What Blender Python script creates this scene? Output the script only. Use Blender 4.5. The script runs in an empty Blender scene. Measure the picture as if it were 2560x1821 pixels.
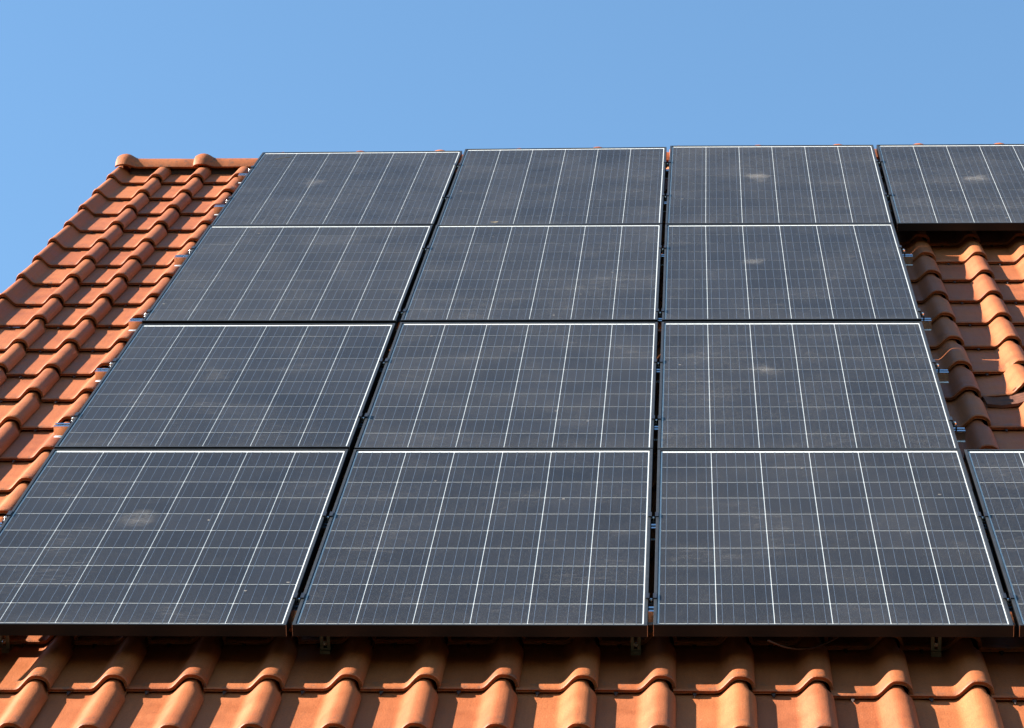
import bpy, math, random
from mathutils import Matrix, Vector

random.seed(7)
sc = bpy.context.scene
col = sc.collection

# ------------------------------------------------------------------ frame of the roof
SLOPE = math.radians(45)
cs, sn = math.cos(SLOPE), math.sin(SLOPE)
Z0 = 5.05                                     # height of the lowest panel edge over the ground
M_ROOF = Matrix(((1, 0, 0, 0),
                 (0, cs, -sn, 0),
                 (0, sn, cs, Z0),
                 (0, 0, 0, 1)))               # columns: u (along eaves), v (up slope), n (normal)
R3 = M_ROOF.to_3x3()

# ------------------------------------------------------------------ camera
cam_d = bpy.data.cameras.new('camera')
cam = bpy.data.objects.new('camera', cam_d)
col.objects.link(cam)
Rx = Vector((0.9981861671, 0.0574000594, -0.0181551349))
Ry = Vector((-0.0021123052, -0.2679882868, -0.9634198546))
Rz = Vector((-0.0601657204, 0.9617107212, -0.2673809544))
C = M_ROOF @ Vector((0.113224, -7.803942, 2.921146))
ax, ay, az = R3 @ Rx, -(R3 @ Ry), -(R3 @ Rz)
cam.matrix_world = Matrix(((ax.x, ay.x, az.x, C.x), (ax.y, ay.y, az.y, C.y), (ax.z, ay.z, az.z, C.z), (0, 0, 0, 1)))
cam_d.sensor_width = 36.0
cam_d.lens = 36.0 * 7477.89 / 2560.0
cam_d.clip_start = 0.1
cam_d.clip_end = 5000
sc.camera = cam

# ------------------------------------------------------------------ sun, sky, exposure
S = (R3 @ Vector((-2.15, 0.58, 1.0))).normalized()      # towards the sun
sun_d = bpy.data.lights.new('sun', 'SUN')
sun_d.energy = 5.0
sun_d.angle = math.radians(0.53)
sun_d.color = (1.0, 0.93, 0.84)
sun = bpy.data.objects.new('sun', sun_d)
col.objects.link(sun)
sun.rotation_euler = (-S).to_track_quat('-Z', 'Y').to_euler()
sun.location = (-10, 0, 20)

world = bpy.data.worlds.new('World')
sc.world = world
world.use_nodes = True
wn = world.node_tree.nodes
wl = world.node_tree.links
wn.clear()
wo = wn.new('ShaderNodeOutputWorld')
wb = wn.new('ShaderNodeBackground')
ws = wn.new('ShaderNodeTexSky')
ws.sky_type = 'NISHITA'
ws.sun_disc = False
ws.sun_elevation = math.asin(S.z)
ws.sun_rotation = math.atan2(S.x, S.y)
ws.altitude = 50
ws.air_density = 1.25
ws.dust_density = 0.0
ws.ozone_density = 3.5
wb.inputs['Strength'].default_value = 0.053
wt = wn.new('ShaderNodeMix')
wt.data_type = 'RGBA'
wt.blend_type = 'MULTIPLY'
wt.inputs[0].default_value = 1.0
wt.inputs[7].default_value = (0.87, 1.0, 1.01, 1)      # white balance of the clear sky
wl.new(ws.outputs[0], wt.inputs[6])
wl.new(wt.outputs[2], wb.inputs[0])
wl.new(wb.outputs[0], wo.inputs[0])

sc.view_settings.view_transform = 'Standard'
sc.view_settings.look = 'None'
sc.view_settings.exposure = 2.3
sc.view_settings.gamma = 1.0
sc.view_settings.use_curve_mapping = False
sc.render.engine = 'CYCLES'
sc.cycles.transparent_max_bounces = 6
sc.cycles.max_bounces = 5
sc.cycles.diffuse_bounces = 3
sc.cycles.glossy_bounces = 3

# ------------------------------------------------------------------ materials
class NT:
    def __init__(self, name):
        self.m = bpy.data.materials.new(name)
        self.m.use_nodes = True
        self.n = self.m.node_tree.nodes
        self.l = self.m.node_tree.links
        self.n.clear()
        self.out = self.n.new('ShaderNodeOutputMaterial')
    def add(self, t, **kw):
        nd = self.n.new(t)
        for k, v in kw.items():
            if k.startswith('_'):
                setattr(nd, k[1:], v)
            else:
                nd.inputs[k.replace('__', ' ')].default_value = v
        return nd
    def link(self, a, b):
        self.l.new(a, b)
    def math(self, op, a, b=None, clamp=False):
        nd = self.n.new('ShaderNodeMath')
        nd.operation = op
        nd.use_clamp = clamp
        for i, x in enumerate((a, b)):
            if x is None:
                continue
            if isinstance(x, (int, float)):
                nd.inputs[i].default_value = x
            else:
                self.l.new(x, nd.inputs[i])
        return nd.outputs[0]
    def ramp(self, fac, pts):
        nd = self.n.new('ShaderNodeValToRGB')
        el = nd.color_ramp.elements
        while len(el) < len(pts):
            el.new(0.5)
        for e, (p, c) in zip(el, pts):
            e.position = p
            e.color = c if len(c) == 4 else (*c, 1)
        self.l.new(fac, nd.inputs[0])
        return nd.outputs[0]
    def mix(self, fac, a, b, mode='MIX'):
        nd = self.n.new('ShaderNodeMix')
        nd.data_type = 'RGBA'
        nd.blend_type = mode
        for i, x in ((0, fac), (6, a), (7, b)):
            if isinstance(x, (int, float)):
                nd.inputs[i].default_value = x
            elif isinstance(x, tuple):
                nd.inputs[i].default_value = (*x, 1) if len(x) == 3 else x
            else:
                self.l.new(x, nd.inputs[i])
        return nd.outputs[2]
    def noise(self, vec, scale, detail=4, rough=0.55):
        nd = self.add('ShaderNodeTexNoise', Scale=scale, Detail=detail, Roughness=rough)
        self.l.new(vec, nd.inputs['Vector'])
        return nd.outputs['Fac']
    def objvec(self, spread=37.0, scale=None):
        """object coordinates shifted per object, so that no two pieces share a pattern"""
        tc = self.n.new('ShaderNodeTexCoord')
        oi = self.n.new('ShaderNodeObjectInfo')
        mul = self.math('MULTIPLY', oi.outputs['Random'], spread)
        cb = self.n.new('ShaderNodeCombineXYZ')
        for i in range(3):
            self.l.new(mul, cb.inputs[i])
        va = self.n.new('ShaderNodeVectorMath')
        va.operation = 'ADD'
        self.l.new(tc.outputs['Object'], va.inputs[0])
        self.l.new(cb.outputs[0], va.inputs[1])
        return va.outputs[0], tc.outputs['Object'], oi.outputs['Random']

def terracotta(name, dark=1.0):
    t = NT(name)
    vec, ob, rnd = t.objvec()
    p = t.add('ShaderNodeBsdfPrincipled', Roughness=0.5)
    p.inputs['Specular IOR Level'].default_value = 0.22
    big = t.noise(vec, 10, 3, 0.6)
    fine = t.noise(vec, 240, 1, 0.7)
    # kiln colour of each tile
    base = t.ramp(rnd, [(0.0, (0.232, 0.063, 0.0210)), (0.35, (0.266, 0.078, 0.0255)), (0.7, (0.288, 0.089, 0.029)), (1.0, (0.252, 0.074, 0.0275))])
    tone = t.ramp(big, [(0.28, (0.86, 0.84, 0.84)), (0.5, (1.0, 1.0, 1.0)), (0.72, (1.09, 1.10, 1.09))])
    c = t.mix(1.0, base, tone, 'MULTIPLY')
    grain = t.ramp(fine, [(0.3, (0.82, 0.82, 0.82)), (0.7, (1.12, 1.12, 1.12))])
    c = t.mix(1.0, c, grain, 'MULTIPLY')
    # drawn streaks down the tile from the extrusion
    mp = t.n.new('ShaderNodeMapping')
    mp.inputs['Scale'].default_value = (90, 5, 90)
    t.link(vec, mp.inputs['Vector'])
    st = t.noise(mp.outputs[0], 1.0, 1, 0.6)
    c = t.mix(0.5, c, t.mix(1.0, c, t.ramp(st, [(0.35, (0.88, 0.87, 0.86)), (0.65, (1.05, 1.05, 1.05))]), 'MULTIPLY'))
    # lichen and soot specks close to the front edge of a tile, and a few pale blooms
    sep = t.n.new('ShaderNodeSeparateXYZ')
    t.link(ob, sep.inputs[0])
    front = t.ramp(sep.outputs['Y'], [(0.0, (1, 1, 1)), (0.045, (0.75, 0.75, 0.75)), (0.09, (0, 0, 0))])
    sp = t.noise(vec, 34, 3, 0.75)
    spm = t.ramp(sp, [(0.52, (0, 0, 0)), (0.66, (1, 1, 1))])
    m1 = t.math('MULTIPLY', t.math('MULTIPLY', spm, t.math('ADD', front, 0.10)), 0.65)
    c = t.mix(m1, c, (0.10, 0.055, 0.035))
    v = t.add('ShaderNodeTexVoronoi', Scale=60)
    t.link(vec, v.inputs['Vector'])
    dots = t.math('MULTIPLY', t.math('LESS_THAN', v.outputs['Distance'], 0.12), t.ramp(big, [(0.55, (0, 0, 0)), (0.75, (0.5, 0.5, 0.5))]))
    c = t.mix(dots, c, (0.62, 0.36, 0.2))
    t.link(c, p.inputs['Base Color'])
    rr = t.ramp(big, [(0.3, (0.50,) * 3), (0.7, (0.66,) * 3)])
    t.link(rr, p.inputs['Roughness'])
    b = t.add('ShaderNodeBump', Strength=0.45, Distance=0.002)
    t.link(t.math('ADD', fine, t.math('MULTIPLY', sp, 0.8)), b.inputs['Height'])
    t.link(b.outputs[0], p.inputs['Normal'])
    t.link(p.outputs[0], t.out.inputs[0])
    return t.m

def simple(name, color, rough=0.5, metal=0.0, spec=0.5, nscale=60, amount=0.15, bump=0.0):
    t = NT(name)
    vec, ob, rnd = t.objvec()
    p = t.add('ShaderNodeBsdfPrincipled', Roughness=rough, Metallic=metal)
    p.inputs['Specular IOR Level'].default_value = spec
    f = t.noise(vec, nscale, 2, 0.6)
    c = t.mix(1.0, color, t.ramp(f, [(0.3, (1 - amount,) * 3), (0.7, (1 + amount,) * 3)]), 'MULTIPLY')
    t.link(c, p.inputs['Base Color'])
    t.link(t.ramp(f, [(0.3, (max(rough - 0.07, 0.02),) * 3), (0.7, (min(rough + 0.07, 1),) * 3)]), p.inputs['Roughness'])
    if bump:
        b = t.add('ShaderNodeBump', Strength=bump, Distance=0.002)
        t.link(f, b.inputs['Height'])
        t.link(b.outputs[0], p.inputs['Normal'])
    t.link(p.outputs[0], t.out.inputs[0])
    return t.m

def frame_material():
    t = NT('black_anodised_frame')
    vec, ob, rnd = t.objvec()
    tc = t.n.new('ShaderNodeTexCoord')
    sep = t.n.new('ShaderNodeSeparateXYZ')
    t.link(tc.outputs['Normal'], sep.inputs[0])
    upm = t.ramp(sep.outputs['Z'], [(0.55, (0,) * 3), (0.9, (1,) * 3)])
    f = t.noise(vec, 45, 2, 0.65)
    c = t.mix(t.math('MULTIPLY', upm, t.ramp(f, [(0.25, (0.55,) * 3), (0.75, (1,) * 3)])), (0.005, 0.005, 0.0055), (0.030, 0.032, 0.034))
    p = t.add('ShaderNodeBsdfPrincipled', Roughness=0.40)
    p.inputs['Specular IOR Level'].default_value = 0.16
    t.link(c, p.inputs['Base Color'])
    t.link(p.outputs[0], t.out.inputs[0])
    return t.m

def cell_material():
    t = NT('silicon_cell')
    vec, ob, rnd = t.objvec()
    p = t.add('ShaderNodeBsdfPrincipled', Roughness=0.45)
    p.inputs['Specular IOR Level'].default_value = 0.25
    f = t.noise(vec, 420, 0, 0.8)
    base = t.ramp(rnd, [(0, (0.0050, 0.0050, 0.0060)), (0.5, (0.0072, 0.0071, 0.0083)), (1, (0.0098, 0.0098, 0.0116))])
    c = t.mix(1.0, base, t.ramp(f, [(0.3, (0.5, 0.5, 0.53)), (0.7, (1.6, 1.6, 1.55))]), 'MULTIPLY')
    t.link(c, p.inputs['Base Color'])
    t.link(p.outputs[0], t.out.inputs[0])
    return t.m

PW, PH = 0.992, 1.65
def glass_material():
    t = NT('dusty_solar_glass')
    vec, ob, rnd = t.objvec(91.0)
    tr = t.add('ShaderNodeBsdfTransparent')
    tr.inputs[0].default_value = (0.97, 0.98, 0.98, 1)
    gl = t.add('ShaderNodeBsdfGlossy', Roughness=0.22)
    gl.inputs[0].default_value = (1, 1, 1, 1)
    lw = t.add('ShaderNodeLayerWeight', Blend=0.5)
    fres = t.math('ADD', t.math('MULTIPLY', t.math('POWER', lw.outputs['Facing'], 5.0), 0.08), 0.005)   # coated glass, same from both sides
    m1 = t.n.new('ShaderNodeMixShader')
    t.link(fres, m1.inputs[0])
    t.link(tr.outputs[0], m1.inputs[1])
    t.link(gl.outputs[0], m1.inputs[2])
    # dust film
    df = t.add('ShaderNodeBsdfDiffuse', Roughness=0.4)
    big = t.noise(vec, 3.2, 2, 0.6)
    mid = t.noise(vec, 26, 3, 0.65)
    fine = t.noise(vec, 230, 0, 0.8)
    dust = t.math('MULTIPLY', t.ramp(big, [(0.3, (0.0042,) * 3), (0.72, (0.0098,) * 3)]),
                  t.ramp(mid, [(0.3, (0.8,) * 3), (0.75, (1.25,) * 3)]))
    dust = t.math('MULTIPLY', dust, t.ramp(fine, [(0.28, (0.3,) * 3), (0.72, (1.9,) * 3)]))
    dust = t.math('MULTIPLY', dust, t.math('ADD', t.math('MULTIPLY', rnd, 0.45), 0.78))      # some panes are dirtier
    # a film looks denser the flatter one looks along it
    dust = t.math('DIVIDE', dust, t.math('SUBTRACT', 1.04, lw.outputs['Facing']))
    # a wiped smudge near the middle of the pane, different on every one
    sep = t.n.new('ShaderNodeSeparateXYZ')
    t.link(ob, sep.inputs[0])
    def prop(nm):
        nd = t.n.new('ShaderNodeAttribute')
        nd.attribute_type = 'OBJECT'
        nd.attribute_name = nm
        return nd.outputs['Fac']
    ox = t.math('SUBTRACT', sep.outputs[0], prop('smudge_x'))
    oy = t.math('SUBTRACT', sep.outputs[1], prop('smudge_y'))
    warp = t.math('MULTIPLY', t.math('SUBTRACT', t.noise(vec, 13, 2, 0.75), 0.5), 0.20)
    dd = t.math('ADD', t.math('MULTIPLY', t.math('MULTIPLY', ox, ox), 1.0), t.math('MULTIPLY', t.math('MULTIPLY', oy, oy), 0.42))
    d = t.math('ADD', t.math('SQRT', dd), warp)
    sm = t.ramp(d, [(0.015, (1,) * 3), (0.06, (0,) * 3)])
    sm = t.math('MULTIPLY', sm, t.math('MULTIPLY', t.ramp(mid, [(0.35, (0.15,) * 3), (0.65, (1,) * 3)]), prop('smudge')))
    # wipe marks and hair scratches
    mp = t.n.new('ShaderNodeMapping')
    mp.inputs['Rotation'].default_value = (0, 0, 0.6)
    mp.inputs['Scale'].default_value = (3, 22, 1)
    t.link(vec, mp.inputs['Vector'])
    wv = t.add('ShaderNodeTexNoise', Scale=2.0, Detail=1, Roughness=0.7, Distortion=2.2)
    t.link(mp.outputs[0], wv.inputs['Vector'])
    wipe = t.math('MULTIPLY', t.ramp(wv.outputs['Fac'], [(0.58, (0,) * 3), (0.66, (1,) * 3), (0.72, (0,) * 3)]), t.ramp(big, [(0.5, (0,) * 3), (0.7, (0.07,) * 3)]))
    # small droppings and seeds
    vo = t.add('ShaderNodeTexVoronoi', Scale=9.5)
    t.link(vec, vo.inputs['Vector'])
    sepc = t.n.new('ShaderNodeSeparateColor')
    t.link(vo.outputs['Color'], sepc.inputs[0])
    spot = t.math('MULTIPLY', t.math('LESS_THAN', t.math('ADD', vo.outputs['Distance'], t.math('MULTIPLY', mid, 0.05)), 0.072), t.math('GREATER_THAN', sepc.outputs[0], 0.80))
    spot = t.math('MULTIPLY', spot, t.math('MULTIPLY', mid, 0.55))
    # dirt held back along the lower rim
    rim = t.ramp(sep.outputs[1], [(0.0, (1,) * 3), (0.05, (0.25,) * 3), (0.16, (0,) * 3)])
    rim = t.math('MULTIPLY', rim, t.math('MULTIPLY', mid, 0.05))
    fac = t.math('ADD', t.math('ADD', dust, sm), t.math('ADD', t.math('ADD', wipe, spot), rim), clamp=True)
    dc = t.mix(spot, (0.53, 0.475, 0.42), (0.50, 0.43, 0.32))
    t.link(dc, df.inputs[0])
    m2 = t.n.new('ShaderNodeMixShader')
    t.link(fac, m2.inputs[0])
    t.link(m1.outputs[0], m2.inputs[1])
    t.link(df.outputs[0], m2.inputs[2])
    t.link(m2.outputs[0], t.out.inputs[0])
    return t.m

MAT = dict(
    tile=terracotta('terracotta_tile'),
    notch=simple('notch_shade', (0.030, 0.012, 0.008), 0.9),  # near-black colour carries the shade inside the tile notches
    frame=frame_material(),
    back=simple('white_backsheet', (0.53, 0.54, 0.53), 0.5, 0, 0.3, 40, 0.02),
    rear=simple('darkened_rear', (0.04, 0.04, 0.045), 0.7, 0, 0.3, 40, 0.1),  # dark tone added on the unseen rear to hold down bounce below
    cell=cell_material(),
    ribbon=simple('tinned_ribbon', (0.090, 0.118, 0.160), 0.42, 0.4, 0.5, 80, 0.2),
    glass=glass_material(),
    alu=simple('mill_aluminium', (0.72, 0.72, 0.73), 0.17, 1.0, 0.5, 90, 0.06),
    lip=simple('dull_aluminium', (0.62, 0.63, 0.66), 0.75, 0.3, 0.5, 90, 0.06),
    arris=simple('worn_corner_metal', (0.30, 0.27, 0.26), 0.35, 1.0, 0.5, 90, 0.1),
    oldclay=simple('old_broken_clay', (0.085, 0.032, 0.018), 0.85, 0, 0.2, 40, 0.35, 0.4),
    black=simple('black_clamp', (0.014, 0.014, 0.016), 0.40, 0.0, 0.5, 90, 0.2),
    steel=simple('bolt_steel', (0.75, 0.74, 0.72), 0.25, 1.0, 0.5, 90, 0.08),
    hook=simple('galvanised_hook', (0.20, 0.17, 0.13), 0.5, 0.8, 0.5, 50, 0.25),
    membrane=simple('dark_underlay', (0.035, 0.022, 0.017), 0.95, 0, 0.2, 30, 0.3),
    wall=simple('house_brick', (0.30, 0.14, 0.09), 0.9, 0, 0.2, 20, 0.25),
    ground=simple('lawn_ground', (0.055, 0.058, 0.035), 1.0, 0, 0.1, 0.8, 0.35),
    cable=simple('cable_sheath', (0.05, 0.018, 0.010), 0.5, 0, 0.3, 40, 0.15),
)

# ------------------------------------------------------------------ mesh helpers
class MB:
    """collects polygons; build() links them as one mesh object"""
    def __init__(self):
        self.v, self.f, self.mi, self.sm = [], [], [], []
    def poly(self, pts, mi=0, smooth=False):
        i = len(self.v)
        self.v += [tuple(p) for p in pts]
        self.f.append(tuple(range(i, i + len(pts))))
        self.mi.append(mi)
        self.sm.append(smooth)
    def grid(self, rows, mi=0, smooth=True, flip=False, closed=False):
        i = len(self.v)
        n = len(rows[0])
        for r in rows:
            self.v += [tuple(p) for p in r]
        for a in range(len(rows) - 1):
            for b in range(n if closed else n - 1):
                c = (b + 1) % n
                q = (i + a * n + b, i + a * n + c, i + (a + 1) * n + c, i + (a + 1) * n + b)
                self.f.append(q[::-1] if flip else q)
                self.mi.append(mi)
                self.sm.append(smooth)
    def box(self, x0, x1, y0, y1, z0, z1, mi=0):
        p = [(x0, y0, z0), (x1, y0, z0), (x1, y1, z0), (x0, y1, z0), (x0, y0, z1), (x1, y0, z1), (x1, y1, z1), (x0, y1, z1)]
        i = len(self.v)
        self.v += p
        for q in ((3, 2, 1, 0), (4, 5, 6, 7), (0, 1, 5, 4), (1, 2, 6, 5), (2, 3, 7, 6), (3, 0, 4, 7)):
            self.f.append(tuple(i + k for k in q))
            self.mi.append(mi)
            self.sm.append(False)
    def cyl(self, c, axis, r, h, seg=10, mi=0, r2=None):
        """cylinder from c along axis (0,1,2)"""
        r2 = r if r2 is None else r2
        a, b = [(1, 2), (2, 0), (0, 1)][axis]
        rings = []
        for rr, t in ((r, 0), (r2, h)):
            ring = []
            for k in range(seg):
                p = list(c)
                p[axis] += t
                p[a] += rr * math.cos(2 * math.pi * k / seg)
                p[b] += rr * math.sin(2 * math.pi * k / seg)
                ring.append(p)
            rings.append(ring)
        self.grid(rings, mi, True, closed=True)
        self.poly(rings[1], mi)
        self.poly(rings[0][::-1], mi)
    def mesh(self, name, mats):
        me = bpy.data.meshes.new(name)
        me.from_pydata(self.v, [], self.f)
        for m in (mats if isinstance(mats, (list, tuple)) else [mats]):
            me.materials.append(m)
        me.polygons.foreach_set('material_index', self.mi)
        me.polygons.foreach_set('use_smooth', self.sm)
        me.validate()
        me.update()
        return me

def link(name, me, parent=None, mat=None):
    o = bpy.data.objects.new(name, me)
    col.objects.link(o)
    if parent is not None:
        o.parent = parent
    if mat is not None:
        o.matrix_basis = mat
    return o

def tag(o, label=None, cat=None, group=None, kind=None):
    for k, v in (('label', label), ('category', cat), ('group', group), ('kind', kind)):
        if v:
            o[k] = v
    return o

def bevel(o, w, seg=2):
    m = o.modifiers.new('bevel', 'BEVEL')
    m.width = w
    m.segments = seg
    m.limit_method = 'ANGLE'
    m.angle_limit = math.radians(40)

T = Matrix.Translation
def rotm(a, ax_):
    return Matrix.Rotation(a, 4, ax_)

# ------------------------------------------------------------------ ground
g = MB()
g.poly([(-3000, -3000, 0), (3000, -3000, 0), (3000, 3000, 0), (-3000, 3000, 0)])
tag(link('ground', g.mesh('ground', MAT['ground'])), kind='structure')

# ------------------------------------------------------------------ the house and its roof
def HP(v):                                   # depth of the tile pans below the glass; the roof hollows a little towards the eaves
    return 0.161 - 0.014 * min(max((v - 0.2) / 3.1, 0), 1)
house = link('house', None)
tag(house, 'house with an orange clay tiled roof carrying the solar panels', 'house')

U_L, U_R = -2.66, 4.2
APEX_V, APEX_N = 6.915, -0.23                # underside of the ridge
def rw(u, v, n):
    return M_ROOF @ Vector((u, v, n))
apex = rw(0, APEX_V, APEX_N)
ya, za = apex.y, apex.z
ev = rw(0, -1.30, -0.23)
w = MB()                                     # gabled body
yb0, yb1 = ev.y + 0.35, 2 * ya - ev.y - 0.35
zt0 = za - (ya - yb0) - 0.06
sec = [(yb0, 0.0), (yb1, 0.0), (yb1, zt0), (ya, za - 0.06), (yb0, zt0)]
x0, x1 = U_L + 0.12, U_R - 0.12
w.poly([(x0, y, z) for y, z in sec][::-1])
w.poly([(x1, y, z) for y, z in sec])
for a in range(5):
    b = (a + 1) % 5
    w.poly([(x0, sec[a][0], sec[a][1]), (x1, sec[a][0], sec[a][1]), (x1, sec[b][0], sec[b][1]), (x0, sec[b][0], sec[b][1])][::-1])
link('wall', w.mesh('wall', MAT['wall']), house)

# roof deck, both slopes (its own frame is the roof frame)
d = MB()
inv = M_ROOF.inverted()
def back(v, n):                              # mirrored point on the far slope, given in roof coordinates
    p = rw(0, v, n)
    q = inv @ Vector((0, 2 * ya - p.y, p.z))
    return q.y, q.z
prof = [(-1.30, -0.20), (APEX_V - 0.02, -0.20), back(APEX_V - 0.02, -0.20), back(-1.30, -0.20), back(-1.30, -0.235), (APEX_V, APEX_N - 0.02), (-1.30, -0.235)]
for a in range(len(prof)):
    b = (a + 1) % len(prof)
    d.poly([(U_L, *prof[a]), (U_L, *prof[b]), (U_R, *prof[b]), (U_R, *prof[a])])
for u, rev in ((U_L, False), (U_R, True)):
    for q in ((0, 1, 5, 6), (1, 2, 3, 5), (3, 4, 5)):
        pts = [(u, *prof[k]) for k in q]
        d.poly(pts[::-1] if rev else pts)
roof = link('roof', d.mesh('roof', MAT['membrane']), house, M_ROOF)

# ---- one clay tile: flat pan on the left, roll on the right that laps over the next pan
TW, TL, GAUGE = 0.2145, 0.405, 0.352
THK = 0.0100
def roll_z(x, y):
    """height of the upper face; y = 0 at the front edge"""
    flare = 1 + 0.06 * math.exp(-(y / 0.022) ** 2)
    xe = 0.2225 - 0.010 * min(max((y - 0.300) / 0.045, 0), 1)       # the head corner is cut back
    h = 0.040 * flare
    if x <= 0.116:
        return 0.0
    if x < 0.174:
        s = (x - 0.116) / 0.058
        return h * (0.5 - 0.5 * math.cos(math.pi * s)) ** 0.92
    if x <= 0.180:
        return h
    s = min((x - 0.180) / (xe - 0.180), 1)
    return 0.004 + (h - 0.004) * math.sqrt(max(1 - s ** 2.3, 0))
XS = [0.0, 0.010, 0.06, 0.112, 0.120, 0.128, 0.136, 0.144, 0.152, 0.160, 0.168, 0.176, 0.183, 0.190, 0.197, 0.204, 0.210, 0.2155, 0.2195, 0.2225]
XV = [-0.088, -0.087, -0.084, -0.078, -0.070, -0.060, -0.050, -0.040, -0.030, -0.020, -0.010, -0.002, 0.006]
YS = [0.0, 0.0025, 0.007, 0.016, 0.032, 0.06, 0.15, 0.28, 0.302, 0.324, 0.346, TL]
def verge_z(x, y):
    flare = 1 + 0.10 * math.exp(-(y / 0.022) ** 2)
    h = 0.039 * flare
    if x < -0.056:
        s = min((-0.056 - x) / 0.032, 1)
        return -0.012 + (h + 0.012) * math.sqrt(max(1 - s ** 2.2, 0))
    s = min((x + 0.056) / 0.064, 1)
    return h * (0.5 + 0.5 * math.cos(math.pi * s))
def tile_mesh(name, verge=False, cut=TL, chipped=False):
    m = MB()
    xs = (XV + [x for x in XS if x > 0.02]) if verge else XS
    ys = [y for y in YS if y < cut - 0.01] + [cut]
    zf = (lambda x, y: verge_z(x, y) if x < 0.008 else roll_z(x, y)) if verge else roll_z
    def X(x, y):                             # cut-back head corner also narrows in plan
        k = min(max((y - 0.300) / 0.045, 0), 1)
        return x - 0.010 * k * max((x - 0.17) / 0.0525, 0)
    def up(x, y):
        bevel_ = 0.0035 * max(1 - y / 0.006, 0) ** 1.5
        if chipped and y < 0.02:              # bitten front edge
            y += 0.016 * abs(math.sin(61 * x) * math.sin(23 * x + 1)) + 0.010 * abs(math.sin(190 * x))
        return (X(x, y), y, zf(x, y) - bevel_)
    top = [[up(x, y) for x in xs] for y in ys]
    under = []
    for r in top:
        row = []
        for k, p in enumerate(r):
            a, b = r[max(k - 1, 0)], r[min(k + 1, len(r) - 1)]
            dx, dz = b[0] - a[0], b[2] - a[2]
            ln = math.hypot(dx, dz) or 1
            nx, nz = -dz / ln, dx / ln
            if nz < 0.25:                    # steep flank: keep the shell thin there
                nx, nz = (0.97 if nx > 0 else -0.97), 0.25
            row.append((p[0] - nx * 0.009, p[1], p[2] - (THK + 0.25 * max(min(zf(xs[k], 0.2), 0.03), 0) * (0.4 if p[1] < 0.05 else 0)) * max(nz, 0.55)))
        if not under:                         # the nose is undercut
            row = [(x, y + 0.008, z) for x, y, z in row]
        under.append(row)
    m.grid(top, 0, True)
    m.grid(under, 0, True, flip=True)
    m.grid([under[0], top[0]], 0, False)
    m.grid([top[-1], under[-1]], 0, False)
    m.grid([[r[0] for r in under], [r[0] for r in top]], 0, False, flip=True)
    m.grid([[r[-1] for r in top], [r[-1] for r in under]], 0, False, flip=True)
    # dark sliver in mid pan, the shade of a notch put into its colour
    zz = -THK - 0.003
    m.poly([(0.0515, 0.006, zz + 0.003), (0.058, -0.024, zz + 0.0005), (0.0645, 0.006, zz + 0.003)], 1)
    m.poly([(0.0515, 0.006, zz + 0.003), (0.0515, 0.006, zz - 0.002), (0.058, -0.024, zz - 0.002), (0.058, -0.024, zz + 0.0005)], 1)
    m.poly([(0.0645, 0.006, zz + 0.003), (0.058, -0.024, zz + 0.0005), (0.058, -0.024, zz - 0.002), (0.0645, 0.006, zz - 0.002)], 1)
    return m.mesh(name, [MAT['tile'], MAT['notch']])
ME_TILE = tile_mesh('roof_tile')
ME_LOOSE = tile_mesh('chipped_tile', chipped=True)
ME_TILE_TOP = tile_mesh('roof_tile_top', cut=0.335)
ME_VERGE = tile_mesh('verge_tile', verge=True)
ME_VERGE_TOP = tile_mesh('verge_tile_top', verge=True, cut=0.335)

ROWS = [6.534, 6.182, 5.841, 5.493, 5.144, 4.806, 4.482, 4.129, 3.777, 3.414, 3.055, 2.716, 2.354, 1.995,
        1.645, 1.295, 0.945, 0.594, 0.244, -0.120, -0.472, -0.824, -1.176]
# pan centres of the columns
COLS = [-2.645, -2.445, -2.238, -2.031, -1.824, -1.616, -1.398, -1.181, -0.964, -0.746, -0.531, -0.314, -0.097,
        0.118, 0.335, 0.548, 0.762, 0.985, 1.215, 1.433, 1.648, 1.863, 2.078, 2.293, 2.508]
def dip(u, k):                               # the courses sag a little towards the right
    if k < 17:
        return 0.0
    a = -0.014 * max(min((-0.9 - u) / 0.6, 1), 0)
    b = -0.033 * max(min((u - 0.33) / 0.18, 1), 0) - 0.014 * max(min((u - 0.6) / 0.4, 1), 0)
    return a + b

GU = 0.0166
PV0 = dict(D=0.0, C=PH + 0.0085, B=2 * PH + 0.0372, A=3 * PH + 0.0603)
PANELS = {('A', 1): (4.8, 2.2, -4.7, -4.3, -2.1, -2.5), ('A', 2): (2.3, -0.6, -0.1, 4.7, -4.5, -3.9), ('A', 3): (2.2, 0.6, 2.8, 9.3, 0.9, -5.8),
          ('A', 4): (3.0, -0.5, 0.6, 10.5, 0.2, -4.9), ('B', 1): (-1.4, -1.3, 1.8, 1.3, 1.4, -3.3), ('B', 2): (-2.0, 0.5, 0.3, 0.0, 0.5, -1.3),
          ('B', 3): (-2.9, 1.1, -1.4, -1.0, 0.4, 0.4), ('C', 1): (-2.0, -5.0, 2.6, -6.0, 0.8, 2.4), ('C', 2): (-1.2, 1.9, -0.3, -1.7, 2.0, 0.9),
          ('C', 3): (-2.7, 3.5, -2.6, -0.7, 1.8, 0.9), ('D', 1): (1.1, -4.1, 0.6, 2.7, 2.1, 4.2), ('D', 2): (1.8, 1.6, -1.2, 1.8, -0.4, 3.1),
          ('D', 3): (1.2, 2.4, -0.3, -0.8, -0.5, 3.2), ('D', 4): (-1.5, 0.3, 1.1, -2.4, 0.2, 4.2)}
def panel_rect(r, c):
    u0 = (c - 3) * (PW + GU)
    return u0, u0 + PW, PV0[r], PV0[r] + PH
CAMR = Vector((0.113224, -7.803942, 2.921146))
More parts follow.
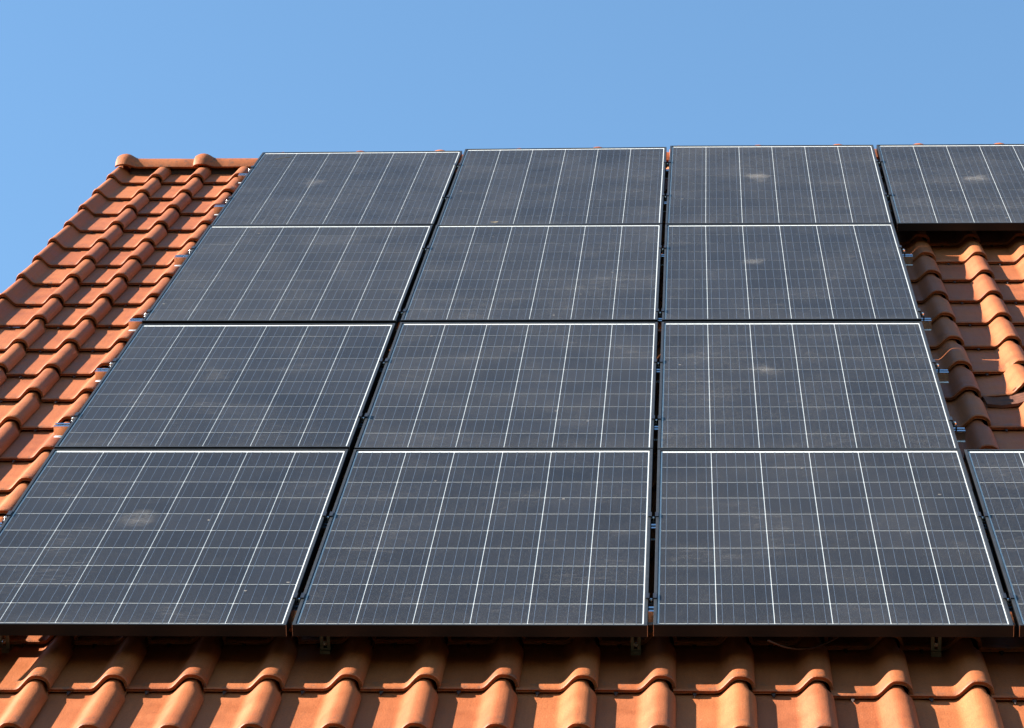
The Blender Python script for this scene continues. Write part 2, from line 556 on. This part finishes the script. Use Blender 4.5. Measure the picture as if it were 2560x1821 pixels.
def seen(u, v, n):
    """is this roof point inside the picture and clear of the panels?"""
    P = Vector((u, v, n))
    q = P - CAMR
    zc = q.dot(Rz)
    x = 7477.89 * q.dot(Rx) / zc + 1280
    y = 7477.89 * q.dot(Ry) / zc + 910.5
    if not (-60 < x < 2620 and -60 < y < 1890):
        return False
    s = (0 - n) / (CAMR.z - n)
    a = P + (CAMR - P) * s
    for (r, c) in PANELS:
        u0, u1, v0, v1 = panel_rect(r, c)
        if u0 - 0.02 < a.x < u1 + 0.02 and v0 - 0.03 < a.y < v1 + 0.03:
            return False
    return True

hidden = MB()
def merge(me, mat):
    i = len(hidden.v)
    for vv in me.vertices:
        hidden.v.append(tuple(mat @ vv.co))
    for p in me.polygons:
        hidden.f.append(tuple(i + k for k in p.vertices))
        hidden.mi.append(p.material_index)
        hidden.sm.append(p.use_smooth)
TILT = -0.0190 / GAUGE
for k, vf in enumerate(ROWS):
    for j, uc in enumerate(COLS):
        nxt = COLS[j + 1] if j + 1 < len(COLS) else uc + 0.2145
        wj = nxt - uc
        sx = wj / TW
        jit = random.Random(k * 100 + j)
        a = jit.uniform(-1, 1)
        b = jit.uniform(-1, 1)
        c_ = jit.uniform(-1, 1)
        top = (k == 0)
        me = (ME_VERGE_TOP if top else ME_VERGE) if j == 0 else (ME_TILE_TOP if top else ME_TILE)
        mt = T((uc - 0.058 * sx + 0.0012 * a, vf + dip(uc, k) + 0.0055 * b, -HP(vf) + 0.0186 + 0.0007 * c_))
        mt = mt @ rotm(math.atan(TILT) + 0.0008 * a, 'X') @ rotm(0.007 * b, 'Z') @ rotm(0.007 * c_, 'Y') @ Matrix.Diagonal((sx, 1, 1, 1))
        if j == 18 and k == 11:              # the loose tile, its right flank pushed up by the piece below it
            me = ME_LOOSE
            mt = T((uc - 0.060, vf + 0.004, -HP(vf) + 0.016)) @ rotm(math.atan(TILT) - 0.015, 'X') @ rotm(-0.085, 'Y') @ rotm(0.03, 'Z')
        vis = any(seen(uc + du, vf + dv, -HP(vf) + dn) for du, dn in ((-0.05, 0.0), (0.0, 0.0), (0.06, 0.0), (0.12, 0.04), (0.15, 0.02), (-0.08, 0.03)) for dv in (0.0, 0.09, 0.18, 0.27, 0.33))
        if vis:
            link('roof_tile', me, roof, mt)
        else:
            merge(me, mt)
# slipped piece of clay below the loose tile
frag = MB()
ed = [(0.0, 0.0), (0.05, -0.012), (0.11, -0.008), (0.16, 0.004), (0.225, 0.022)]
zt = [0.010, 0.004, 0.006, 0.016, 0.034]
tp = [[(x, y, z) for (x, y), z in zip(ed, zt)], [(x, y + 0.05 + 0.01 * math.sin(7 * x * 9), z) for (x, y), z in zip(ed, zt)], [(x, 0.20 - 0.03 * math.sin(x * 30), z - 0.008) for (x, y), z in zip(ed, zt)]]
bt = [[(x, y, z - 0.011) for x, y, z in r] for r in tp]
frag.grid(tp, 0, True)
frag.grid(bt, 0, True, flip=True)
frag.grid([bt[0], tp[0]], 0, False)
frag.grid([tp[-1], bt[-1]], 0, False)
frag.grid([[r[0] for r in bt], [r[0] for r in tp]], 0, False, flip=True)
frag.grid([[r[-1] for r in tp], [r[-1] for r in bt]], 0, False, flip=True)
o = link('tile_fragment', frag.mesh('tile_fragment', MAT['oldclay']), roof, T((1.175, 2.625, -HP(2.6) + 0.009)) @ rotm(-0.06, 'Y') @ rotm(0.06, 'Z'))
o['label'] = 'slipped piece of a broken tile below the loose tile'
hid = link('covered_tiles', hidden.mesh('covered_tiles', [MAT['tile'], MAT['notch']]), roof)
hid['kind'] = 'stuff'

# ---- ridge caps: each a half round with a bulged collar at its left end
ridge_mat = M_ROOF.inverted() @ T((0, 4.945, Z0 + 4.700))
def ridge_mesh(name, closed_end=False):
    m = MB()
    prof_ = [(-0.004, 0.100), (0.0, 0.108), (0.010, 0.114), (0.026, 0.1195), (0.044, 0.1210), (0.060, 0.1175), (0.076, 0.109), (0.090, 0.101), (0.102, 0.097), (0.16, 0.096), (0.30, 0.0955), (0.42, 0.093)]
    def ring(x, r, th=0.0):
        out = []
        for k in range(19):
            a = math.radians(4) + math.radians(172) * k / 18
            c, s = math.cos(a), math.sin(a)
            e = 2.5                           # a little squarer than a circle
            q = (abs(c) ** e + abs(s) ** e) ** (-1 / e)
            q = 0.55 + 0.45 * q
            out.append((x, -(r - th) * c * q, (r - th) * s * q))
        return out
    top = [ring(x, r) for x, r in prof_]
    bot = [ring(x, r, 0.014) for x, r in prof_]
    m.grid(top, 0, True, flip=True)
    m.grid(bot, 0, True)
    m.grid([bot[0], top[0]], 0, False, flip=True)
    m.grid([top[-1], bot[-1]], 0, False, flip=True)
    m.grid([[r[0] for r in bot], [r[0] for r in top]], 0, False)
    m.grid([[r[-1] for r in top], [r[-1] for r in bot]], 0, False)
    return m.mesh(name, MAT['tile'])
ME_RIDGE = ridge_mesh('ridge_tile')
RISE = [0.003, 0.002, 0.008, 0.013, 0.016, 0.022, 0.028, 0.031, 0.033, 0.035, 0.036, 0.036, 0.036, 0.036]
for k in range(14):
    r_ = random.Random(900 + k)
    link('ridge_tile', ME_RIDGE, roof, ridge_mat @ T((-2.770 + 0.3965 * k + 0.003 * r_.uniform(-1, 1), 0, RISE[k])) @ rotm(0.004 * r_.uniform(-1, 1), 'Y') @ rotm(0.006 * r_.uniform(-1, 1), 'Z'))
# end disc of the ridge and the ventilating strip below the caps
m = MB()
arc = [(0, -0.078 * math.cos(math.radians(a)), 0.078 * math.sin(math.radians(a))) for a in range(0, 181, 15)]
arc = [(0, -0.078, -0.06)] + arc + [(0, 0.078, -0.06)]
m.poly(arc[::-1])
m.poly([(0.012, y, z) for x, y, z in arc])
for a in range(len(arc)):
    b = (a + 1) % len(arc)
    m.poly([arc[a], arc[b], (0.012, *arc[b][1:]), (0.012, *arc[a][1:])])
link('ridge_end_disc', m.mesh('ridge_end_disc', MAT['tile']), roof, ridge_mat @ T((-2.747, 0, 0)))
m = MB()
m.box(-2.70, 2.75, -0.060, 0.060, -0.075, 0.030)
link('ridge_strip', m.mesh('ridge_strip', MAT['membrane']), roof, ridge_mat)

# ------------------------------------------------------------------ solar panels
FL, CH, DROP, FH = 0.0085, 0.0026, 0.0027, 0.035      # frame face, chamfer, depth of the rebate, frame height
PITCH, GAP, VGAP = 0.1605, 0.0030, 0.0042
CX0 = (PW - 6 * PITCH) / 2
CY0 = 0.0190
def frame_mesh():
    m = MB()
    def ring(i, z):
        return [(i, i, z), (PW - i, i, z), (PW - i, PH - i, z), (i, PH - i, z)]
    rings = [ring(0.030, -FH), ring(0.0, -FH), ring(0.0, -0.001), ring(0.001, 0.0), ring(FL, 0.0), ring(FL + CH, -DROP), ring(FL + CH, -FH + 0.002), ring(0.030, -FH + 0.002)]
    for a in range(len(rings) - 1):
        m.grid([rings[a], rings[a + 1]], 0, False, closed=True)
    m.grid([rings[-1], rings[0]], 0, False, closed=True)
    for x in (-0.0003, PW - 0.0010):          # bare metal at the mitred corners
        for y in (-0.0003, PH - 0.0010):
            m.box(x, x + 0.0013, y, y + 0.0013, -FH + 0.001, -0.0006, 1)
    return m.mesh('frame', [MAT['frame'], MAT['arris']])
ME_FRAME = frame_mesh()
m = MB()
i_ = FL + CH
m.poly([(i_, i_, -DROP + 0.0008), (PW - i_, i_, -DROP + 0.0008), (PW - i_, PH - i_, -DROP + 0.0008), (i_, PH - i_, -DROP + 0.0008)])
ME_GLASS = m.mesh('glass', MAT['glass'])
m = MB()
m.box(i_ + 0.0004, PW - i_ - 0.0004, i_ + 0.0004, PH - i_ - 0.0004, -DROP - 0.007, -DROP - 0.0012)
m.mi[0] = 1                                    # unseen rear face, darkened to cut bounce light onto the tiles
ME_BACK = m.mesh('backsheet', [MAT['back'], MAT['rear']])
m = MB()
h_, hv = (PITCH - GAP) / 2, (PITCH - VGAP) / 2
cc = 0.0005                                   # eased corners of the wafer
m.poly([(-h_ + cc, -hv, 0), (h_ - cc, -hv, 0), (h_, -hv + cc, 0), (h_, hv - cc, 0), (h_ - cc, hv, 0), (-h_ + cc, hv, 0), (-h_, hv - cc, 0), (-h_, -hv + cc, 0)])
oct_ = list(m.v)
for a in range(8):
    b = (a + 1) % 8
    m.poly([oct_[b], oct_[a], (oct_[a][0], oct_[a][1], -0.0004), (oct_[b][0], oct_[b][1], -0.0004)])
ME_CELL = m.mesh('solar_cell', MAT['cell'])
m = MB()
for c in range(6):
    for b in range(5):
        x = CX0 + c * PITCH + PITCH / 2 + (b - 2) * (PITCH - GAP) / 5
        for q in range(10):                   # ribbons soldered cell by cell
            ya_, yb_ = CY0 + q * PITCH - (0.004 if q == 0 else 0), CY0 + (q + 1) * PITCH + (0.004 if q == 9 else 0)
            m.poly([(x - 0.00065, ya_, -DROP - 0.0001), (x + 0.00065, ya_, -DROP - 0.0001), (x + 0.00065, yb_, -DROP - 0.0001), (x - 0.00065, yb_, -DROP - 0.0001)])
ME_BUS = m.mesh('busbar_ribbons', MAT['ribbon'])
m = MB()
m.box(0.43, 0.56, PH - 0.22, PH - 0.10, -FH + 0.002, -DROP - 0.0085)
ME_JB = m.mesh('junction_box', MAT['black'])

LABELS = {
 ('A', 1): 'dusty solar panel at the left end of the top row, under the ridge',
 ('A', 2): 'second solar panel from the left in the top row',
 ('A', 3): 'third solar panel from the left in the top row, with a pale smudge',
 ('A', 4): 'rightmost solar panel of the top row, bare tiles showing below it',
 ('B', 1): 'left solar panel of the second row from the top',
 ('B', 2): 'middle solar panel of the second row from the top',
 ('B', 3): 'right solar panel of the second row from the top, beside bare tiles',
 ('C', 1): 'left solar panel of the third row from the top',
 ('C', 2): 'middle solar panel of the third row from the top',
 ('C', 3): 'right solar panel of the third row, beside the loose tile',
 ('D', 1): 'leftmost solar panel of the bottom row, cut by the picture edge',
 ('D', 2): 'second solar panel from the left in the bottom row',
 ('D', 3): 'third solar panel from the left in the bottom row',
 ('D', 4): 'rightmost solar panel of the bottom row, only a narrow strip in view'}
# dust blotches that only some of the panes carry: strength and place on the pane
SMUDGE = {('A', 1): (0.14, 0.345, 0.92), ('A', 3): (0.22, 0.415, 0.95), ('A', 4): (0.18, 0.42, 0.90), ('B', 3): (0.13, 0.37, 0.97),
          ('C', 1): (0.10, 0.40, 0.93), ('C', 3): (0.13, 0.38, 0.96), ('D', 1): (0.12, 0.42, 0.93), ('C', 2): (0.04, 0.62, 0.12), ('A', 2): (0.05, 0.90, 0.95)}
POSE = {}
for (r, c), p in PANELS.items():
    u0, u1, v0, v1 = panel_rect(r, c)
    du, dv, dn, ra, rb, rc = [x / 1000 for x in p]
    th = Vector((ra, rb, rc))
    rot = Matrix.Rotation(th.length, 4, th.normalized()) if th.length else Matrix()
    pose = T(((u0 + u1) / 2 + du, (v0 + v1) / 2 + dv, dn)) @ rot @ T((-PW / 2, -PH / 2, 0))
    POSE[(r, c)] = pose
    e = link('solar_panel', None, None, M_ROOF @ pose)
    tag(e, LABELS[(r, c)], 'solar panel', 'solar panels on the roof')
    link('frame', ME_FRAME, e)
    go = link('glass', ME_GLASS, e)
    sm_ = SMUDGE.get((r, c), (0.0, 0.4, 0.9))
    go['smudge'], go['smudge_x'], go['smudge_y'] = sm_
    link('backsheet', ME_BACK, e)
    bo = link('busbar_ribbons', ME_BUS, e)
    bo['kind'] = 'stuff'
    link('junction_box', ME_JB, e)
    for a in range(6):
        for b in range(10):
            link('solar_cell', ME_CELL, e, T((CX0 + (a + 0.5) * PITCH, CY0 + (b + 0.5) * PITCH, -DROP - 0.0004)))

# ------------------------------------------------------------------ rails with clamps and hooks
def n_at(row, u):                             # height of the panel underside along a rail
    c = min(max(int(math.floor(u / (PW + GU))) + 3, 1), 4)
    if (row, c) not in POSE:
        c = 3
    return c
RAILS = [('D', 0.212, 0.212, 'lower aluminium rail below the bottom row of panels'),
         ('D', 0.946, 0.946, 'upper aluminium rail below the bottom row of panels'),
         ('C', 2.020, 1.985, 'lower aluminium rail below the third row of panels'),
         ('C', 2.740, 2.720, 'upper aluminium rail below the third row of panels'),
         ('B', 3.468, 3.450, 'lower aluminium rail below the second row of panels'),
         ('B', 4.540, 4.518, 'upper aluminium rail below the second row of panels'),
         ('A', 5.565, 5.550, 'lower aluminium rail below the top row of panels'),
         ('A', 6.280, 6.262, 'upper aluminium rail below the top row, nearest the ridge')]
# profile (v from the front face, n from the rail top), hollow with lips that catch the sky
RP = [(-0.004, 0.0), (0.010, 0.0), (0.010, -0.007), (0.006, -0.007), (0.006, -0.012), (0.028, -0.012), (0.028, -0.007), (0.024, -0.007), (0.024, 0.0), (0.038, 0.0),
      (0.038, -0.040), (-0.009, -0.040), (-0.009, -0.0375), (0.0, -0.0375), (0.0, -0.0065), (-0.004, -0.0050)]
def bolt_mesh():
    m = MB()
    m.cyl((0, 0, 0), 2, 0.0065, 0.007, 6)
    m.cyl((0, 0, 0.007), 2, 0.0050, 0.003, 10, r2=0.0035)
    return m.mesh('bolt', MAT['steel'])
ME_BOLT = bolt_mesh()
m = MB()                                      # clamp between two frames: a black hat with a wing on each
hw = GU / 2
m.box(-hw - 0.0075, -hw + 0.001, -0.020, 0.020, 0.0006, 0.0036)
m.box(hw - 0.001, hw + 0.0075, -0.020, 0.020, 0.0006, 0.0036)
m.box(-hw + 0.0005, -hw + 0.0030, -0.020, 0.020, -0.020, 0.0036)
m.box(hw - 0.0030, hw - 0.0005, -0.020, 0.020, -0.020, 0.0036)
m.box(-hw + 0.0030, hw - 0.0030, -0.020, 0.020, -0.020, -0.0165)
ME_MID = m.mesh('mid_clamp', MAT['black'])
m = MB()                                      # clamp at the free end of a row (frame on its right, x > 0)
m.box(-0.001, 0.0075, -0.020, 0.020, 0.0006, 0.0036)
m.box(-0.0045, -0.0008, -0.020, 0.020, -0.0345, 0.0036)
m.box(-0.020, -0.0045, -0.020, 0.020, -0.022, -0.0185)
m.box(-0.020, -0.0170, -0.020, 0.020, -0.0345, -0.022)
ME_END = m.mesh('end_clamp', MAT['black'])
def hook_mesh(drop):
    m = MB()
    y0, y1 = -0.025, -0.019                                      # slotted upright in front of the rail
    m.box(-0.0145, -0.0050, y0, y1, -drop, -0.006)
    m.box(0.0050, 0.0145, y0, y1, -drop, -0.006)
    m.box(-0.0050, 0.0050, y0, y1, -drop, -0.104)
    m.box(-0.0050, 0.0050, y0, y1, -0.066, -0.006)
    m.box(-0.0145, 0.0145, y1 - 0.0005, -0.0095, -0.030, -0.012) # spacer against the rail
    m.box(-0.0145, 0.0145, y0 - 0.010, y1 + 0.001, -drop + 0.001, -0.108)   # heel that stands on the tile
    m.box(-0.0145, 0.0145, y1 + 0.001, 0.10, -drop + 0.001, -drop + 0.005)  # tongue under the course above
    return m.mesh('roof_hook', MAT['hook'])
ME_HOOK = hook_mesh(0.124)
ME_HOOK_SHORT = hook_mesh(0.112)
CHANNEL = 0.017
END_L = {0: -2.095, 1: -2.095, 2: -2.098, 3: -2.092, 4: -2.100, 5: -2.098, 6: -2.085, 7: -2.078}
END_R = {0: 2.08, 1: 2.08, 2: 1.038, 3: 1.042, 4: 1.036, 5: 1.041, 6: 2.08, 7: 2.08}
for i, (row, vl, vr, lab) in enumerate(RAILS):
    ul, ur = END_L[i], END_R[i]
    def front(u):
        return vl + (vr - vl) * (u + 2.1) / 3.14
    def under(u, v):                           # panel underside at this place
        c = n_at(row, u)
        P = POSE[(row, c)]
        u0, u1, v0, v1 = panel_rect(row, c)
        return (P @ Vector((min(max(u, u0), u1) - u0, v - v0, -FH))).z - 0.0006
    stops = [ul] + [x for c in (1, 2, 3) for x in [(c - 2) * (PW + GU) - GU / 2] if ul < x < ur] + [ur]
    rings = []
    for u in stops:
        z = min(under(u - 0.005, front(u) + 0.02), under(u + 0.005, front(u) + 0.02))
        rings.append([(u, front(u) + a, z + b) for a, b in RP])
    m = MB()
    for a in range(len(rings) - 1):
        m.grid([rings[a], rings[a + 1]], 0, False, closed=True, flip=True)
        m.mi[-len(RP) + 12] = 1
        m.mi[-len(RP) + 14] = 1
    zl, zr = rings[0][0][2], rings[-1][0][2]
    e = link('mounting_rail', None, None, M_ROOF)
    tag(e, lab, 'mounting rail', 'rails below the solar panels')
    for u, ring, rev in ((ul, rings[0], False), (ur, rings[-1], True)):
        m.poly(ring[::-1] if not rev else ring)
    link('rail_profile', m.mesh('rail_profile', [MAT['alu'], MAT['lip']]), e)
    # clamps
    last = 4 if row in 'AD' else 3
    for c in range(1, last):
        u = (c - 2) * (PW + GU) - GU / 2
        pz = POSE[(row, c)] @ Vector((PW, front(u) + CHANNEL - PV0[row], 0))
        qz = POSE[(row, c + 1)] @ Vector((0, front(u) + CHANNEL - PV0[row], 0))
        uu, zz = (pz.x + qz.x) / 2, max(pz.z, qz.z)
        cl = link('mid_clamp', ME_MID, e, T((uu, front(u) + CHANNEL, zz)))
        link('bolt', ME_BOLT, cl, T((0, 0, -0.0165)))
    ends = [(1, False)] + ([(3, True)] if row in 'BC' else [])
    for c, flipx in ends:
        pz = POSE[(row, c)] @ Vector((PW if flipx else 0, front(0) + CHANNEL - PV0[row], 0))
        cl = link('end_clamp', ME_END, e, T((pz.x, front(pz.x) + CHANNEL, pz.z)) @ (rotm(math.pi, 'Z') if flipx else Matrix()))
        link('bolt', ME_BOLT, cl, T((-0.0125, 0, -0.0185)))
    # hooks
    if i == 0:
        hooks = [-1.868, -0.938, -0.049, 0.800, 1.85]
    else:
        hooks = [-1.90, -0.85, 0.18, 0.85] if row in 'BC' else [-1.90, -0.85, 0.18, 0.85, 1.85]
    for h in hooks:
        ho = link('roof_hook', ME_HOOK if row == 'D' else ME_HOOK_SHORT, e, T((h, front(h), under(h, front(h)) - 0.002)))
        bo = link('bolt', ME_BOLT, ho, T((0, -0.025, -0.088)) @ rotm(math.pi / 2, 'X'))

# ------------------------------------------------------------------ loose cable below the bottom row
def tube(name, pts, r, mat, seg=7):
    m = MB()
    rings = []
    for k, p in enumerate(pts):
        a, b = Vector(pts[max(k - 1, 0)]), Vector(pts[min(k + 1, len(pts) - 1)])
        t = (b - a).normalized()
        s = t.orthogonal().normalized()
        w_ = t.cross(s)
        rings.append([tuple(Vector(p) + r * (math.cos(2 * math.pi * q / seg) * s + math.sin(2 * math.pi * q / seg) * w_)) for q in range(seg)])
    for k in range(1, len(rings)):            # keep the rings from twisting
        pr_ = rings[k - 1]
        best = min(range(seg), key=lambda q: (Vector(rings[k][q]) - Vector(pr_[0])).length)
        rings[k] = rings[k][best:] + rings[k][:best]
    m.grid(rings, 0, True, closed=True)
    m.poly(rings[0][::-1])
    m.poly(rings[-1])
    return m.mesh(name, mat)
pts = [(0.62 - 0.30 * t, 0.10 + 0.10 * math.cos(3.0 * t), -0.045 - 0.055 * math.sin(math.pi * t)) for t in [k / 14 for k in range(15)]]
tag(link('cable', tube('cable', pts, 0.003, MAT['cable']), None, M_ROOF), 'thin brown cable sagging below the third panel of the bottom row', 'cable')

# ------------------------------------------------------------------ bits lying on the glass
MAT['straw'] = simple('dry_straw', (0.20, 0.155, 0.10), 0.8, 0, 0.2, 60, 0.2)
pts = [(-1.915 + 0.075 * t, 6.425 + 0.05 * t + 0.006 * math.sin(5 * t), 0.0026 + 0.004 * t) for t in [k / 8 for k in range(9)]]
tag(link('twig', tube('twig', pts, 0.0016, MAT['straw'], 6), None, M_ROOF), 'short dry twig lying near the top left corner of the top left panel', 'twig')
m = MB()
lf = [(0.022 * math.cos(a), 0.012 * math.sin(a) * (1 + 0.3 * math.cos(a)), 0.003 * math.cos(2 * a)) for a in [2 * math.pi * k / 12 for k in range(12)]]
for k in range(12):
    m.poly([(0, 0, 0.004), lf[k], lf[(k + 1) % 12]], 0, True)
    q = lf[(k + 1) % 12]
    m.poly([(0, 0, 0.0034), (q[0], q[1], q[2] - 0.0006), (lf[k][0], lf[k][1], lf[k][2] - 0.0006)], 0, True)
tag(link('leaf', m.mesh('leaf', MAT['straw']), None, M_ROOF @ T((-0.755, 5.024, 0.0040)) @ rotm(0.2, 'Z') @ Matrix.Diagonal((0.8, 0.6, 0.5, 1))), 'small dry leaf caught on the lower frame of the second top panel', 'leaf')
